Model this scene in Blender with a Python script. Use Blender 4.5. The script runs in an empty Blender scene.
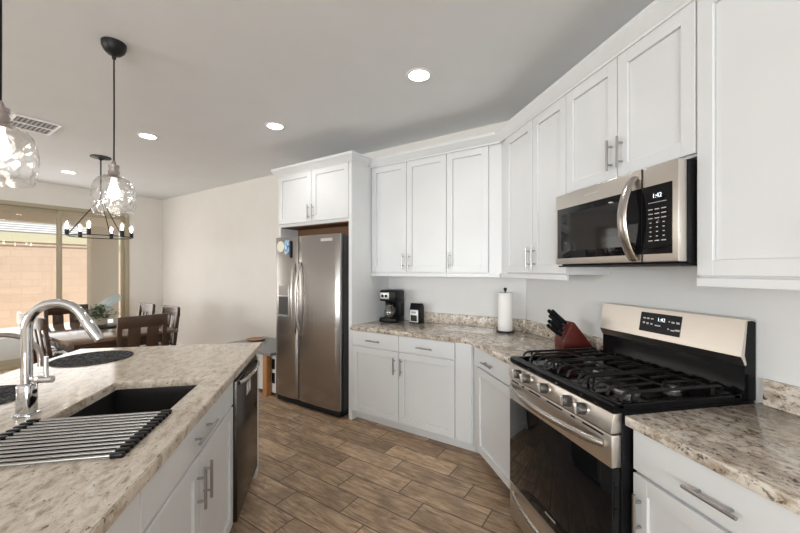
import bpy, bmesh, math, random
from mathutils import Vector, Matrix
C = bpy.context.scene
random.seed(7)
R = math.radians
S2 = math.sqrt(.5)

# ------------------------------------------------------------------ camera, world, sun, big lights, exposure
cam_d = bpy.data.cameras.new('camera'); cam = bpy.data.objects.new('camera', cam_d)
C.collection.objects.link(cam); C.camera = cam
cam_d.sensor_width = 36.0; cam_d.lens = 358.78*36/800; cam_d.shift_y = 3.47/800
cam_d.clip_start = .02
cam.location = (0, 0, 1.449); cam.rotation_euler = (R(90), 0, -.2006)

C.view_settings.view_transform = 'Standard'; C.view_settings.look = 'None'
C.view_settings.exposure = 0.78; C.view_settings.gamma = 1.0
C.view_settings.use_curve_mapping = False
C.cycles.use_denoising = True
C.cycles.max_bounces = 10; C.cycles.diffuse_bounces = 6; C.cycles.glossy_bounces = 5
C.cycles.transparent_max_bounces = 16; C.cycles.transmission_bounces = 6
C.cycles.caustics_reflective = False; C.cycles.caustics_refractive = False
C.cycles.sample_clamp_indirect = 6.0

w = bpy.data.worlds.new('sky'); C.world = w; w.use_nodes = True
bgn = w.node_tree.nodes['Background']; bgn.inputs[0].default_value = (.88, .94, 1.0, 1); bgn.inputs[1].default_value = .6

def lamp(name, kind, loc, energy, color=(1, 1, 1), target=None, **kw):
    d = bpy.data.lights.new(name, kind); d.energy = energy; d.color = color
    for k, v in kw.items(): setattr(d, k, v)
    o = bpy.data.objects.new(name, d); C.collection.objects.link(o); o.location = loc
    if target is not None:
        o.rotation_euler = (Vector(target)-Vector(loc)).to_track_quat('-Z', 'Y').to_euler()
    return o
lamp('sun', 'SUN', (0, -10, 12), 3.6, (1, .93, .82), (0.5, 0, 1), angle=R(.6))
# added fill lamps, out of view behind and left of camera; sliding door daylight
lamp('rear_fill_light', 'AREA', (-1.6, -4.65, 1.25), 200, (.97, .985, 1), (-1.6, 0, 1.2), shape='RECTANGLE', size=3.6, size_y=1.5)
lamp('side_fill_light', 'AREA', (-7.6, -1.2, 1.3), 180, (.97, .985, 1), (0, -1.2, 1.4), shape='RECTANGLE', size=3.4, size_y=1.5)
lamp('door_daylight', 'AREA', (-4.57, 6.22, 1.3), 20, (1, .98, .95), (0, 1.65, 1.2), shape='RECTANGLE', size=2.6, size_y=2.2)

# ------------------------------------------------------------------ helpers
class MB:
    """collects shapes in one bmesh"""
    def __init__(s): s.bm = bmesh.new()
    def _bev(s, vs, b, seg=2):
        if b > 0:
            es = set(e for v in vs for e in v.link_edges)
            bmesh.ops.bevel(s.bm, geom=list(es), offset=b, segments=seg, affect='EDGES', profile=.5, clamp_overlap=True)
    def box(s, x0, x1, y0, y1, z0, z1, b=0, seg=2, mat=0, M=None):
        P = [Vector((x, y, z)) for x in (x0, x1) for y in (y0, y1) for z in (z0, z1)]
        if M is not None: P = [M @ p for p in P]
        v = [s.bm.verts.new(p) for p in P]
        for f in ((0, 1, 3, 2), (4, 6, 7, 5), (0, 4, 5, 1), (2, 3, 7, 6), (0, 2, 6, 4), (1, 5, 7, 3)):
            fc = s.bm.faces.new([v[i] for i in f]); fc.material_index = mat
        s._bev(v, b, seg); return s
    def prism(s, poly, z0, z1, b=0, axis='z', seg=2, mat=0):
        """poly: 2D points. axis z: (x,y); axis y: (x,z) extruded in y; axis x: (y,z)"""
        def mk(p, h):
            if axis == 'z': return Vector((p[0], p[1], h))
            if axis == 'y': return Vector((p[0], h, p[1]))
            return Vector((h, p[0], p[1]))
        a = [s.bm.verts.new(mk(p, z0)) for p in poly]; c = [s.bm.verts.new(mk(p, z1)) for p in poly]
        n = len(poly); fs = [s.bm.faces.new(a), s.bm.faces.new(list(reversed(c)))]
        for i in range(n): fs.append(s.bm.faces.new([a[i], c[i], c[(i+1) % n], a[(i+1) % n]]))
        for f in fs: f.material_index = mat
        bmesh.ops.recalc_face_normals(s.bm, faces=fs)
        s._bev(a+c, b, seg); return s
    def tube(s, pts, r, n=10, cap=True, rs=None, squash=None):
        pts = [Vector(p) for p in pts]; rings = []; up = None
        for i, p in enumerate(pts):
            if i == 0: d = pts[1]-p
            elif i == len(pts)-1: d = p-pts[i-1]
            else: d = (pts[i+1]-p).normalized()+(p-pts[i-1]).normalized()
            d.normalize()
            if up is None:
                up = Vector((0, 0, 1)) if abs(d.z) < .9 else Vector((1, 0, 0))
            u = d.cross(up)
            if u.length < 1e-4: u = d.cross(Vector((0, 1, 0)))
            u.normalize(); v = u.cross(d); up = v
            rr = rs[i] if rs else r
            q = squash or (1, 1)
            rings.append([s.bm.verts.new(p+u*rr*q[0]*math.cos(2*math.pi*k/n)+v*rr*q[1]*math.sin(2*math.pi*k/n)) for k in range(n)])
        for a, c in zip(rings, rings[1:]):
            for k in range(n): s.bm.faces.new([a[k], a[(k+1) % n], c[(k+1) % n], c[k]])
        if cap:
            s.bm.faces.new(list(reversed(rings[0]))); s.bm.faces.new(rings[-1])
        return s
    def cyl(s, p0, p1, r, n=20): return s.tube([p0, p1], r, n)
    def lathe(s, prof, c=(0, 0, 0), n=32, axis='z', fn=None):
        """prof: (r, h) list; open profile, closed at r = 0"""
        c = Vector(c); rings = []
        for r, h in prof:
            ring = []
            for k in range(n):
                a = 2*math.pi*k/n; rr = r if fn is None else fn(r, h, a)
                x, y = rr*math.cos(a), rr*math.sin(a)
                p = Vector((x, y, h)) if axis == 'z' else (Vector((h, x, y)) if axis == 'x' else Vector((y, h, x)))
                ring.append(p+c)
            if r < 1e-6: rings.append([s.bm.verts.new(ring[0])])
            else: rings.append([s.bm.verts.new(p) for p in ring])
        for a, b in zip(rings, rings[1:]):
            for k in range(n):
                k2 = (k+1) % n
                if len(a) == 1 and len(b) == 1: continue
                if len(a) == 1: s.bm.faces.new([a[0], b[k2], b[k]])
                elif len(b) == 1: s.bm.faces.new([a[k], a[k2], b[0]])
                else: s.bm.faces.new([a[k], a[k2], b[k2], b[k]])
        return s
    def sweep(s, path, prof, closed=False):
        """path: 2D points; prof: closed loop of (out, z); out is to the right of the direction of travel"""
        n = len(path); rings = []
        for i, p in enumerate(path):
            p = Vector(p); ds = []
            if i > 0: ds.append((p-Vector(path[i-1])).normalized())
            if i < n-1: ds.append((Vector(path[i+1])-p).normalized())
            ns = [Vector((d.y, -d.x)) for d in ds]
            m = ns[0] if len(ns) == 1 else (ns[0]+ns[1])/(1+ns[0].dot(ns[1]))
            rings.append([s.bm.verts.new((p.x+m.x*o, p.y+m.y*o, z)) for o, z in prof])
        fs = []
        k = len(prof)
        for a, b in zip(rings, rings[1:]):
            for j in range(k): fs.append(s.bm.faces.new([a[j], a[(j+1) % k], b[(j+1) % k], b[j]]))
        fs.append(s.bm.faces.new(rings[0])); fs.append(s.bm.faces.new(list(reversed(rings[-1]))))
        bmesh.ops.recalc_face_normals(s.bm, faces=fs); return s
    def build(s, name, mat, parent=None, loc=(0, 0, 0), rotz=0, smooth=35, recalc=True):
        if recalc: bmesh.ops.recalc_face_normals(s.bm, faces=list(s.bm.faces))
        me = bpy.data.meshes.new(name); s.bm.to_mesh(me); s.bm.free()
        for m in (mat if isinstance(mat, (list, tuple)) else [mat]): me.materials.append(m)
        me.polygons.foreach_set('use_smooth', [True]*len(me.polygons))
        me.set_sharp_from_angle(angle=R(smooth))
        o = bpy.data.objects.new(name, me); C.collection.objects.link(o)
        o.location = loc; o.rotation_euler = (0, 0, rotz)
        if parent is not None: o.parent = parent
        return o

def tag(o, label, cat, group=None):
    o['label'] = label; o['category'] = cat
    if group: o['group'] = group
    return o
def thing(name, label, cat, loc=(0, 0, 0), rotz=0, group=None):
    o = bpy.data.objects.new(name, None); C.collection.objects.link(o)
    o.empty_display_size = .1
    o.location = loc; o.rotation_euler = (0, 0, rotz)
    return tag(o, label, cat, group)
def struct(o):
    o['kind'] = 'structure'; return o
def dup(root, loc, rotz, label, group=None):
    r = root.copy(); C.collection.objects.link(r); r.location = loc; r.rotation_euler = (0, 0, rotz)
    r['label'] = label
    if group: r['group'] = group
    for ch in list(root.children):
        c = ch.copy(); C.collection.objects.link(c); c.parent = r
        for g in list(ch.children):
            d = g.copy(); C.collection.objects.link(d); d.parent = c
    return r
def text_mesh(txt, size, mat, parent, name, loc, rot, align='CENTER', ext=.0004):
    cu = bpy.data.curves.new('txt', 'FONT'); cu.body = txt; cu.size = size; cu.extrude = ext
    cu.align_x = align; cu.align_y = 'CENTER'
    t = bpy.data.objects.new('txt', cu); C.collection.objects.link(t)
    dg = bpy.context.evaluated_depsgraph_get(); dg.update()
    me = bpy.data.meshes.new_from_object(t.evaluated_get(dg))
    bpy.data.objects.remove(t); bpy.data.curves.remove(cu)
    me.materials.clear(); me.materials.append(mat); me.name = name
    o = bpy.data.objects.new(name, me); C.collection.objects.link(o)
    o.location = loc; o.rotation_euler = rot; o.parent = parent
    return o

# ------------------------------------------------------------------ materials
def M(name, col, rough=.5, metal=0, spec=.5, emit=None, es=0, coat=0):
    m = bpy.data.materials.new(name); m.use_nodes = True; b = m.node_tree.nodes['Principled BSDF']
    b.inputs['Base Color'].default_value = (*col, 1); b.inputs['Roughness'].default_value = rough
    b.inputs['Metallic'].default_value = metal; b.inputs['Specular IOR Level'].default_value = spec
    if coat: b.inputs['Coat Weight'].default_value = coat; b.inputs['Coat Roughness'].default_value = .05
    if emit: b.inputs['Emission Color'].default_value = (*emit, 1); b.inputs['Emission Strength'].default_value = es
    return m
class NT:
    def __init__(s, m): s.m = m; s.t = m.node_tree; s.b = s.t.nodes['Principled BSDF']
    def n(s, kind, **kw):
        x = s.t.nodes.new(kind)
        for k, v in kw.items():
            if k.startswith('i_'):
                key = k[2:]; key = int(key) if key.isdigit() else key.replace('_', ' ')
                x.inputs[key].default_value = v
            else: setattr(x, k, v)
        return x
    def l(s, a, b): s.t.links.new(a, b)
    def coords(s, scale=(1, 1, 1), rot=(0, 0, 0), out='Object'):
        tc = s.n('ShaderNodeTexCoord'); mp = s.n('ShaderNodeMapping')
        mp.inputs['Scale'].default_value = scale; mp.inputs['Rotation'].default_value = rot
        s.l(tc.outputs[out], mp.inputs[0]); return mp.outputs[0]
    def noise(s, vec, scale, detail=4, rough=.6, dist=0):
        x = s.n('ShaderNodeTexNoise'); x.inputs['Scale'].default_value = scale; x.inputs['Detail'].default_value = detail
        x.inputs['Roughness'].default_value = rough; x.inputs['Distortion'].default_value = dist
        s.l(vec, x.inputs['Vector']); return x.outputs['Fac']
    def ramp(s, fac, stops, interp='LINEAR'):
        x = s.n('ShaderNodeValToRGB'); cr = x.color_ramp; cr.interpolation = interp
        while len(cr.elements) > 1: cr.elements.remove(cr.elements[0])
        cr.elements[0].position = stops[0][0]; cr.elements[0].color = (*stops[0][1], 1)
        for p, c in stops[1:]:
            e = cr.elements.new(p); e.color = (*c, 1)
        s.l(fac, x.inputs[0]); return x.outputs[0]
    def mix(s, fac, a, b, mode='MIX'):
        x = s.n('ShaderNodeMix'); x.data_type = 'RGBA'; x.blend_type = mode
        if isinstance(fac, float): x.inputs[0].default_value = fac
        else: s.l(fac, x.inputs[0])
        for v, i in ((a, 6), (b, 7)):
            if isinstance(v, tuple): x.inputs[i].default_value = (*v, 1)
            else: s.l(v, x.inputs[i])
        return x.outputs[2]
    def math(s, op, a, b=None, c=None):
        x = s.n('ShaderNodeMath'); x.operation = op
        for i, v in enumerate((a, b, c)):
            if v is None: continue
            if isinstance(v, (int, float)): x.inputs[i].default_value = v
            else: s.l(v, x.inputs[i])
        return x.outputs[0]
    def bump(s, h, strength=.2, dist=.01):
        x = s.n('ShaderNodeBump'); x.inputs['Strength'].default_value = strength; x.inputs['Distance'].default_value = dist
        s.l(h, x.inputs['Height']); s.l(x.outputs[0], s.b.inputs['Normal'])

def paint(name, col, rough=.6, bump=.05, scale=120):
    m = M(name, col, rough, spec=.3); t = NT(m); v = t.coords()
    n = t.noise(v, 3, 3)
    t.l(t.ramp(n, [(.3, tuple(c*.97 for c in col)), (.7, col)]), t.b.inputs['Base Color'])
    if bump: t.bump(t.noise(v, scale, 3), bump, .004)
    return m
WALL = paint('wall_paint', (.76, .73, .69), .7, .06)
SPLASH = paint('light_grey_wall_band', (.74, .74, .74), .6, .06)  # greyer wall tone in the band between counter and wall cabinets
CEIL = paint('ceiling_paint', (.77, .79, .81), .8, .12, 60)
TRIM = paint('trim_white', (.80, .80, .79), .4, 0)
CAB = M('cabinet_white_lacquer', (.72, .735, .75), .30, spec=.45)
t = NT(CAB); v = t.coords(); t.l(t.ramp(t.noise(v, 2.5, 2), [(.3, (.70, .715, .73)), (.7, (.73, .745, .76))]), t.b.inputs['Base Color'])
KICK = M('toe_kick_grey', (.45, .45, .45), .5)
NICKEL = M('brushed_nickel', (.40, .39, .385), .28, 1)
CHROME = M('chrome', (.62, .63, .65), .07, 1)
BNICK = M('warm_brushed_nickel', (.42, .37, .355), .32, 1)
BLACK = M('black_plastic', (.008, .008, .009), .35, spec=.18)
BLACKM = M('matte_black_metal', (.012, .012, .013), .45, spec=.3)
ENAMEL = M('black_enamel', (.004, .004, .005), .12, spec=.16)
IRON = M('cast_iron', (.009, .008, .008), .32, spec=.3)
BGLASS = M('black_glass', (.006, .006, .007), .03, spec=.26)
GREYP = M('grey_plastic', (.25, .25, .26), .4)
WHITEP = M('white_plastic', (.8, .8, .8), .4)
RAWWOOD = M('raw_brown_wood', (.16, .075, .035), .7)
PAPER = M('paper_towel', (.86, .85, .84), .9, spec=.1); t = NT(PAPER); t.bump(t.noise(t.coords(), 180, 2), .3, .003)
LED = M('lamp_diffuser', (1, 1, 1), .5, emit=(1, .97, .92), es=9)
BULB = M('glowing_bulb', (1, .9, .75), .4, emit=(1, .90, .74), es=9)
BULBW = M('frosted_bulb', (1, .97, .93), .4, emit=(1, .96, .90), es=3.2)
DIGIT = M('clock_digits', (.8, .9, 1), .4, emit=(.85, .95, 1), es=.6)
PRINT = M('printed_legend', (.55, .55, .56), .5)
BADGE = M('badge_silver', (.7, .68, .65), .3, .8)

def brushed(name, col, rough=.26, dirn=(1, 60, 60)):
    m = M(name, col, rough, 1); t = NT(m); v = t.coords(dirn)
    n = t.noise(v, 14, 4, .7)
    t.l(t.ramp(n, [(.3, (rough-.015,)*3), (.7, (rough+.03,)*3)]), t.b.inputs['Roughness'])
    t.l(t.ramp(n, [(.3, tuple(c*.95 for c in col)), (.7, col)]), t.b.inputs['Base Color'])
    t.b.inputs['Anisotropic'].default_value = .4
    return m
STEEL = brushed('stainless_steel', (.74, .69, .635), .33, (1, 1, 70))
STEELV = brushed('stainless_steel_fridge', (.44, .425, .415), .24, (1, 1, 90))
DSTEEL = brushed('dark_stainless_steel', (.085, .077, .072), .25, (1, 1, 50))

def thin_glass(name, tint=(1, 1, 1), refl=.08, bump=None, rough=.0, top=.75):
    m = bpy.data.materials.new(name); m.use_nodes = True; nt = m.node_tree; nt.nodes.clear()
    o = nt.nodes.new('ShaderNodeOutputMaterial'); mx = nt.nodes.new('ShaderNodeMixShader')
    tr = nt.nodes.new('ShaderNodeBsdfTransparent'); tr.inputs[0].default_value = (*tint, 1)
    gl = nt.nodes.new('ShaderNodeBsdfGlossy'); gl.inputs['Roughness'].default_value = rough
    lw = nt.nodes.new('ShaderNodeLayerWeight'); lw.inputs[0].default_value = .35
    mr = nt.nodes.new('ShaderNodeMapRange'); mr.inputs[3].default_value = refl; mr.inputs[4].default_value = top
    nt.links.new(lw.outputs['Facing'], mr.inputs[0]); nt.links.new(mr.outputs[0], mx.inputs[0])
    nt.links.new(tr.outputs[0], mx.inputs[1]); nt.links.new(gl.outputs[0], mx.inputs[2]); nt.links.new(mx.outputs[0], o.inputs[0])
    if bump:
        tc = nt.nodes.new('ShaderNodeTexCoord'); vo = nt.nodes.new('ShaderNodeTexVoronoi'); vo.inputs['Scale'].default_value = bump
        vo.feature = 'SMOOTH_F1'
        bp = nt.nodes.new('ShaderNodeBump'); bp.inputs['Strength'].default_value = 1; bp.inputs['Distance'].default_value = .009
        nt.links.new(tc.outputs['Object'], vo.inputs['Vector']); nt.links.new(vo.outputs['Distance'], bp.inputs['Height'])
        nt.links.new(bp.outputs[0], gl.inputs['Normal']); nt.links.new(bp.outputs[0], lw.inputs['Normal'])
    return m
PANE = thin_glass('door_glass', (.97, .98, .97), .03, top=.22)
HSTEEL = M('handle_steel', (.47, .44, .41), .27, 1)
HGLASS = thin_glass('hammered_glass', (.98, .975, .965), .13, bump=30, rough=.10, top=.7)
CLEAR = thin_glass('clear_bulb_glass', (1, .98, .95), .08)
CARAFE = thin_glass('carafe_glass', (.45, .42, .40), .12)

def granite(name, light, mid, brown, dark, stretch=(1, 1, 1), rot=0, darkamt=.40, brownamt=.52, sc=1.0):
    m = M(name, mid, .13, spec=.5); t = NT(m)
    v = t.coords(stretch, (0, 0, rot)); v0 = t.coords()
    big = t.noise(v, 6*sc, 5, .62, .8); med = t.noise(v, 21*sc, 6, .72, .5); fine = t.noise(v0, 60*sc, 5, .75, .3)
    base = t.ramp(med, [(.34, brown), (.44, mid), (.54, light), (.62, tuple(min(1, c*1.12) for c in light)), (.72, mid)])
    c = t.mix(t.ramp(big, [(brownamt, (0, 0, 0)), (brownamt+.14, (.75, .75, .75))]), base, t.mix(.5, mid, brown))
    c = t.mix(t.ramp(fine, [(.56, (0, 0, 0)), (.66, (.7, .7, .7))]), c, light)
    c = t.mix(t.ramp(fine, [(.33, (.75, .75, .75)), (.43, (0, 0, 0))]), c, brown)
    dk = t.math('MULTIPLY', t.ramp(t.noise(v, 46*sc, 5, .72, .4), [(darkamt-.05, (1, 1, 1)), (darkamt+.02, (0, 0, 0))]), t.ramp(big, [(.36, (.35, .35, .35)), (.55, (1, 1, 1))]))
    c = t.mix(dk, c, dark)
    t.l(c, t.b.inputs['Base Color'])
    return m
GRAN = granite('granite_beige_brown', (.66, .60, .53), (.45, .375, .30), (.22, .155, .11), (.03, .026, .024), (1, .6, 1), 0, .43, .50, 1.35)
GRANI = granite('granite_island_beige', (.66, .590, .510), (.53, .450, .368), (.34, .262, .195), (.085, .070, .060), (1.5, .7, 1), .5, .395, .57)

def floor_mat():
    m = M('wood_look_tile', (.3, .2, .13), .38, spec=.4); t = NT(m)
    tc = t.n('ShaderNodeTexCoord'); sp = t.n('ShaderNodeSeparateXYZ'); t.l(tc.outputs['Object'], sp.inputs[0])
    W, L = .1757, .565
    n_ = t.math('DIVIDE', t.math('ADD', sp.outputs[0], .665), W)          # rows (local x = depth n)
    row = t.math('FLOOR', n_); fx = t.math('SUBTRACT', n_, row)
    sh = t.math('MULTIPLY', row, 1/3)
    l_ = t.math('SUBTRACT', t.math('DIVIDE', t.math('SUBTRACT', sp.outputs[1], .211), L), sh)
    l_ = t.math('ADD', l_, 0.0)
    col = t.math('FLOOR', l_); fy = t.math('SUBTRACT', l_, col)
    gx = t.math('MINIMUM', fx, t.math('SUBTRACT', 1.0, fx)); gx = t.math('MULTIPLY', gx, W)
    gy = t.math('MINIMUM', fy, t.math('SUBTRACT', 1.0, fy)); gy = t.math('MULTIPLY', gy, L)
    g = t.math('MINIMUM', gx, gy)
    mask = t.math('LESS_THAN', g, .0036)
    cmb = t.n('ShaderNodeCombineXYZ'); t.l(row, cmb.inputs[0]); t.l(col, cmb.inputs[1])
    wn = t.n('ShaderNodeTexWhiteNoise'); wn.noise_dimensions = '2D'; t.l(cmb.outputs[0], wn.inputs['Vector'])
    # grain along y, shifted per tile
    mp = t.n('ShaderNodeVectorMath'); mp.operation = 'MULTIPLY_ADD'
    t.l(wn.outputs['Color'], mp.inputs[0]); mp.inputs[1].default_value = (9, 9, 9); t.l(tc.outputs['Object'], mp.inputs[2])
    ms = t.n('ShaderNodeMapping'); ms.inputs['Scale'].default_value = (15, 1.8, 1); t.l(mp.outputs[0], ms.inputs[0])
    gr = t.noise(ms.outputs[0], 3.2, 6, .68, .9)
    ms2 = t.n('ShaderNodeMapping'); ms2.inputs['Scale'].default_value = (1.6, .9, 1); t.l(mp.outputs[0], ms2.inputs[0])
    bl = t.noise(ms2.outputs[0], 4, 3, .6, .4)
    c = t.ramp(gr, [(.30, (.13, .080, .048)), (.42, (.32, .215, .134)), (.55, (.51, .358, .232)), (.74, (.66, .505, .36))])
    c = t.mix(t.ramp(bl, [(.45, (0, 0, 0)), (.65, (.62, .62, .62))]), c, (.22, .155, .108))
    bright = t.ramp(wn.outputs['Value'], [(0, (.74, .73, .72)), (1, (1.15, 1.15, 1.15))])
    c = t.mix(1.0, c, bright, 'MULTIPLY')
    c = t.mix(mask, c, (.10, .072, .052))
    t.l(c, t.b.inputs['Base Color'])
    t.l(t.ramp(gr, [(.3, (.34,)*3), (.7, (.46,)*3)]), t.b.inputs['Roughness'])
    hh = t.math('MULTIPLY', t.math('MINIMUM', g, .005), 60.0)
    t.bump(t.math('ADD', hh, t.math('MULTIPLY', gr, .15)), .35, .004)
    return m
FLOOR = floor_mat()

def wood(name, a, b, rough=.35, scale=(3, 30, 30)):
    m = M(name, a, rough); t = NT(m); n = t.noise(t.coords(scale), 2.2, 5, .6, 1.2)
    t.l(t.ramp(n, [(.3, a), (.7, b)]), t.b.inputs['Base Color']); return m
DWOOD = wood('dark_walnut_wood', (.035, .018, .011), (.085, .045, .026), .22)
TWOOD = wood('table_top_wood', (.12, .07, .045), (.24, .155, .10), .13, (3, 30, 3))
OWOOD = wood('orange_oak_wood', (.42, .20, .075), (.55, .28, .12), .45, (20, 20, 2))
CHERRY = wood('cherry_red_wood', (.065, .007, .005), (.12, .016, .009), .38, (3, 30, 30))
BOWLW = wood('bowl_wood', (.30, .15, .07), (.45, .25, .13), .45)
FELT = M('speckled_black_felt', (.05, .05, .052), .95, spec=.1); t = NT(FELT)
t.l(t.ramp(t.noise(t.coords(), 70, 4, .7), [(.38, (.016, .016, .018)), (.52, (.05, .05, .053)), (.64, (.20, .20, .205))]), t.b.inputs['Base Color'])
t.bump(t.noise(t.coords(), 160, 3), .5, .004)

# kitchen frames: local x = depth into the wall, local y = along the run (to the left), origin on the counter edge line
P0 = Vector((1.0736, 2.6086, 0)); BR = R(45)
def bk(t_, n_, z=0): return Vector((P0.x-S2*t_+S2*n_, P0.y+S2*t_+S2*n_, z))
XC = 1.0736; XW = 1.7186; NW = .645; CEILZ = 2.80; K = math.tan(R(22.5))

# ------------------------------------------------------------------ the room
A_ = Vector((XW, P0.y+NW*K)); B_ = bk(6.55, NW).to_2d(); C_ = bk(6.55, -5.5).to_2d(); D_ = Vector((C_.x, -4.5)); E_ = Vector((XW, -4.5))
mb = MB()
inv = Matrix.Translation(P0) @ Matrix.Rotation(BR, 4, 'Z'); inv.invert()
room = [A_, B_, C_, D_, E_]
f2 = [(inv @ Vector((p.x, p.y, 0))).to_2d() for p in room]
mb.prism(f2, -.12, 0); struct(mb.build('floor', FLOOR, loc=P0, rotz=BR))
mb = MB(); mb.prism(room, CEILZ, CEILZ+.15); struct(mb.build('ceiling', CEIL))

def wall(name, p, q, holes=(), mats=WALL, th=.12, bands=None):
    """wall with its inner face on p->q (room to the left of travel), with rectangular holes (u0,u1,z0,z1)"""
    d = (q-p); L = d.length; ang = math.atan2(d.y, d.x)
    us = sorted({0.0, L, *[h[0] for h in holes], *[h[1] for h in holes], *([b[0] for b in bands] if bands else []), *([b[1] for b in bands] if bands else [])})
    zs = sorted({0.0, CEILZ, *[h[2] for h in holes], *[h[3] for h in holes], *([b[2] for b in bands] if bands else []), *([b[3] for b in bands] if bands else [])})
    m_ = MB(); bm = m_.bm; V = {}
    def vert(i, k, y):
        if (i, k, y) not in V: V[(i, k, y)] = bm.verts.new((us[i], y, zs[k]))
        return V[(i, k, y)]
    def solid(i, k):
        if not (0 <= i < len(us)-1 and 0 <= k < len(zs)-1): return False
        u, z = (us[i]+us[i+1])/2, (zs[k]+zs[k+1])/2
        return not any(h[0] < u < h[1] and h[2] < z < h[3] for h in holes)
    for i in range(len(us)-1):
        for k in range(len(zs)-1):
            if not solid(i, k): continue
            u, z = (us[i]+us[i+1])/2, (zs[k]+zs[k+1])/2
            mi = 1 if bands and any(b[0] < u < b[1] and b[2] < z < b[3] for b in bands) else 0
            f = bm.faces.new([vert(i, k, 0), vert(i, k+1, 0), vert(i+1, k+1, 0), vert(i+1, k, 0)]); f.material_index = mi
            bm.faces.new([vert(i, k, -th), vert(i+1, k, -th), vert(i+1, k+1, -th), vert(i, k+1, -th)])
            if not solid(i-1, k): bm.faces.new([vert(i, k, 0), vert(i, k, -th), vert(i, k+1, -th), vert(i, k+1, 0)])
            if not solid(i+1, k): bm.faces.new([vert(i+1, k, 0), vert(i+1, k+1, 0), vert(i+1, k+1, -th), vert(i+1, k, -th)])
            if not solid(i, k-1): bm.faces.new([vert(i, k, 0), vert(i+1, k, 0), vert(i+1, k, -th), vert(i, k, -th)])
            if not solid(i, k+1): bm.faces.new([vert(i, k+1, 0), vert(i, k+1, -th), vert(i+1, k+1, -th), vert(i+1, k+1, 0)])
    return struct(m_.build(name, mats, loc=(p.x, p.y, 0), rotz=ang, smooth=20))
LB = (B_-A_).length; LE = (A_-E_).length
wall('wall_right', E_, A_, mats=[WALL, SPLASH], bands=[(LE-3.6, LE, .8, 1.46)])
wall('wall_back', A_, B_, mats=[WALL, SPLASH], bands=[(0, 1.49, .8, 1.46)])
N0, N1 = .09, -2.75      # the sliding door along the dining wall (n)
wall('wall_dining', B_, C_, holes=[(NW-N0, NW-N1, 0, 2.46)])
wall('wall_left', C_, D_, holes=[(2.6, 6.5, .7, 2.3)])
wall('wall_rear', D_, E_, holes=[(3.6, 7.7, .7, 2.3)])
def plain_window(name, p, q, u0, u1, z0, z1):
    d = q-p; ang = math.atan2(d.y, d.x)
    fr = MB()
    for a in (u0, (u0+u1)/2-.025, u1-.05): fr.box(a, a+.05, -.10, -.03, z0, z1)
    fr.box(u0, u1, -.099, -.031, z0, z0+.05); fr.box(u0, u1, -.099, -.031, z1-.05, z1)
    o = struct(fr.build(name, TRIM, loc=(p.x, p.y, 0), rotz=ang))
    MB().box(u0+.05, u1-.05, -.068, -.062, z0+.05, z1-.05).build('pane', PANE, o)
plain_window('unseen_window_1', C_, D_, 2.6, 6.5, .7, 2.3)  # unseen window, added for the side fill lamp
plain_window('unseen_window_2', D_, E_, 3.6, 7.7, .7, 2.3)  # unseen window, added for the rear fill lamp
# baseboards
mb = MB(); mb.box(.30, LB, .0, .014, 0, .10, .003); mb2 = mb.build('baseboard_back', TRIM, loc=(A_.x, A_.y, 0), rotz=math.atan2((B_-A_).y, (B_-A_).x))
for v_ in mb2.data.vertices: v_.co.x = max(v_.co.x, 2.62)
struct(mb2)
mb = MB(); mb.box(.02, NW-N0-.02, .0, .014, 0, .10, .003); struct(mb.build('baseboard_dining', TRIM, loc=(B_.x, B_.y, 0), rotz=math.atan2((C_-B_).y, (C_-B_).x)))

# sliding glass door (local x = n, y = t)
TAN = M('tan_door_frame', (.40, .35, .25), .45)
T0 = 6.55
fr = MB()
for n0, n1 in ((.03, .09), (N1, N1+.06)): fr.box(n0, n1, T0-.015, T0+.11, 0, 2.46, .003)
fr.box(N1, .09, T0-.014, T0+.109, 2.40, 2.459, .003); fr.box(N1, .09, T0-.013, T0+.109, 0, .05, .003)
door = struct(fr.build('door_1', TAN, loc=P0, rotz=BR))
for k, (n0, n1, y) in enumerate(((-.86, .03, .03), (-1.78, -.81, .06), (N1+.06, -1.72, .03))):
    s_ = MB(); tt = T0+y
    for a, b in ((n0, n0+.055), (n1-.055, n1)): s_.box(a, b, tt-.014, tt+.014, .05, 2.40, .003)
    s_.box(n0, n1, tt-.0135, tt+.0135, .05, .13); s_.box(n0, n1, tt-.0135, tt+.0135, 2.34, 2.399)
    so = s_.build('sliding_panel', TAN, door)
    MB().box(n0+.05, n1-.05, tt-.003, tt+.003, .12, 2.35).build('glass_pane', PANE, so)

# ------------------------------------------------------------------ outdoors
STUCCO = paint('tan_stucco', (.76, .63, .50), .9, .3, 40)
STUCCO2 = paint('light_stucco', (.64, .54, .43), .9, .3, 40)
CONC = paint('patio_concrete', (.68, .65, .60), .9, .1, 30)
def block_mat():
    m = M('block_wall', (.5, .33, .24), .9); t = NT(m)
    b = t.n('ShaderNodeTexBrick'); tc = t.n('ShaderNodeTexCoord'); sp = t.n('ShaderNodeSeparateXYZ'); cb = t.n('ShaderNodeCombineXYZ')
    t.l(tc.outputs['Object'], sp.inputs[0]); t.l(sp.outputs[0], cb.inputs[0]); t.l(sp.outputs[2], cb.inputs[1]); t.l(cb.outputs[0], b.inputs[0])
    b.inputs['Scale'].default_value = 1; b.inputs['Brick Width'].default_value = .40; b.inputs['Row Height'].default_value = .20; b.inputs['Mortar Size'].default_value = .008
    b.inputs['Color1'].default_value = (.52, .385, .30, 1); b.inputs['Color2'].default_value = (.56, .42, .33, 1); b.inputs['Mortar'].default_value = (.48, .36, .29, 1)
    t.l(b.outputs[0], t.b.inputs['Base Color']); return m
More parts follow.
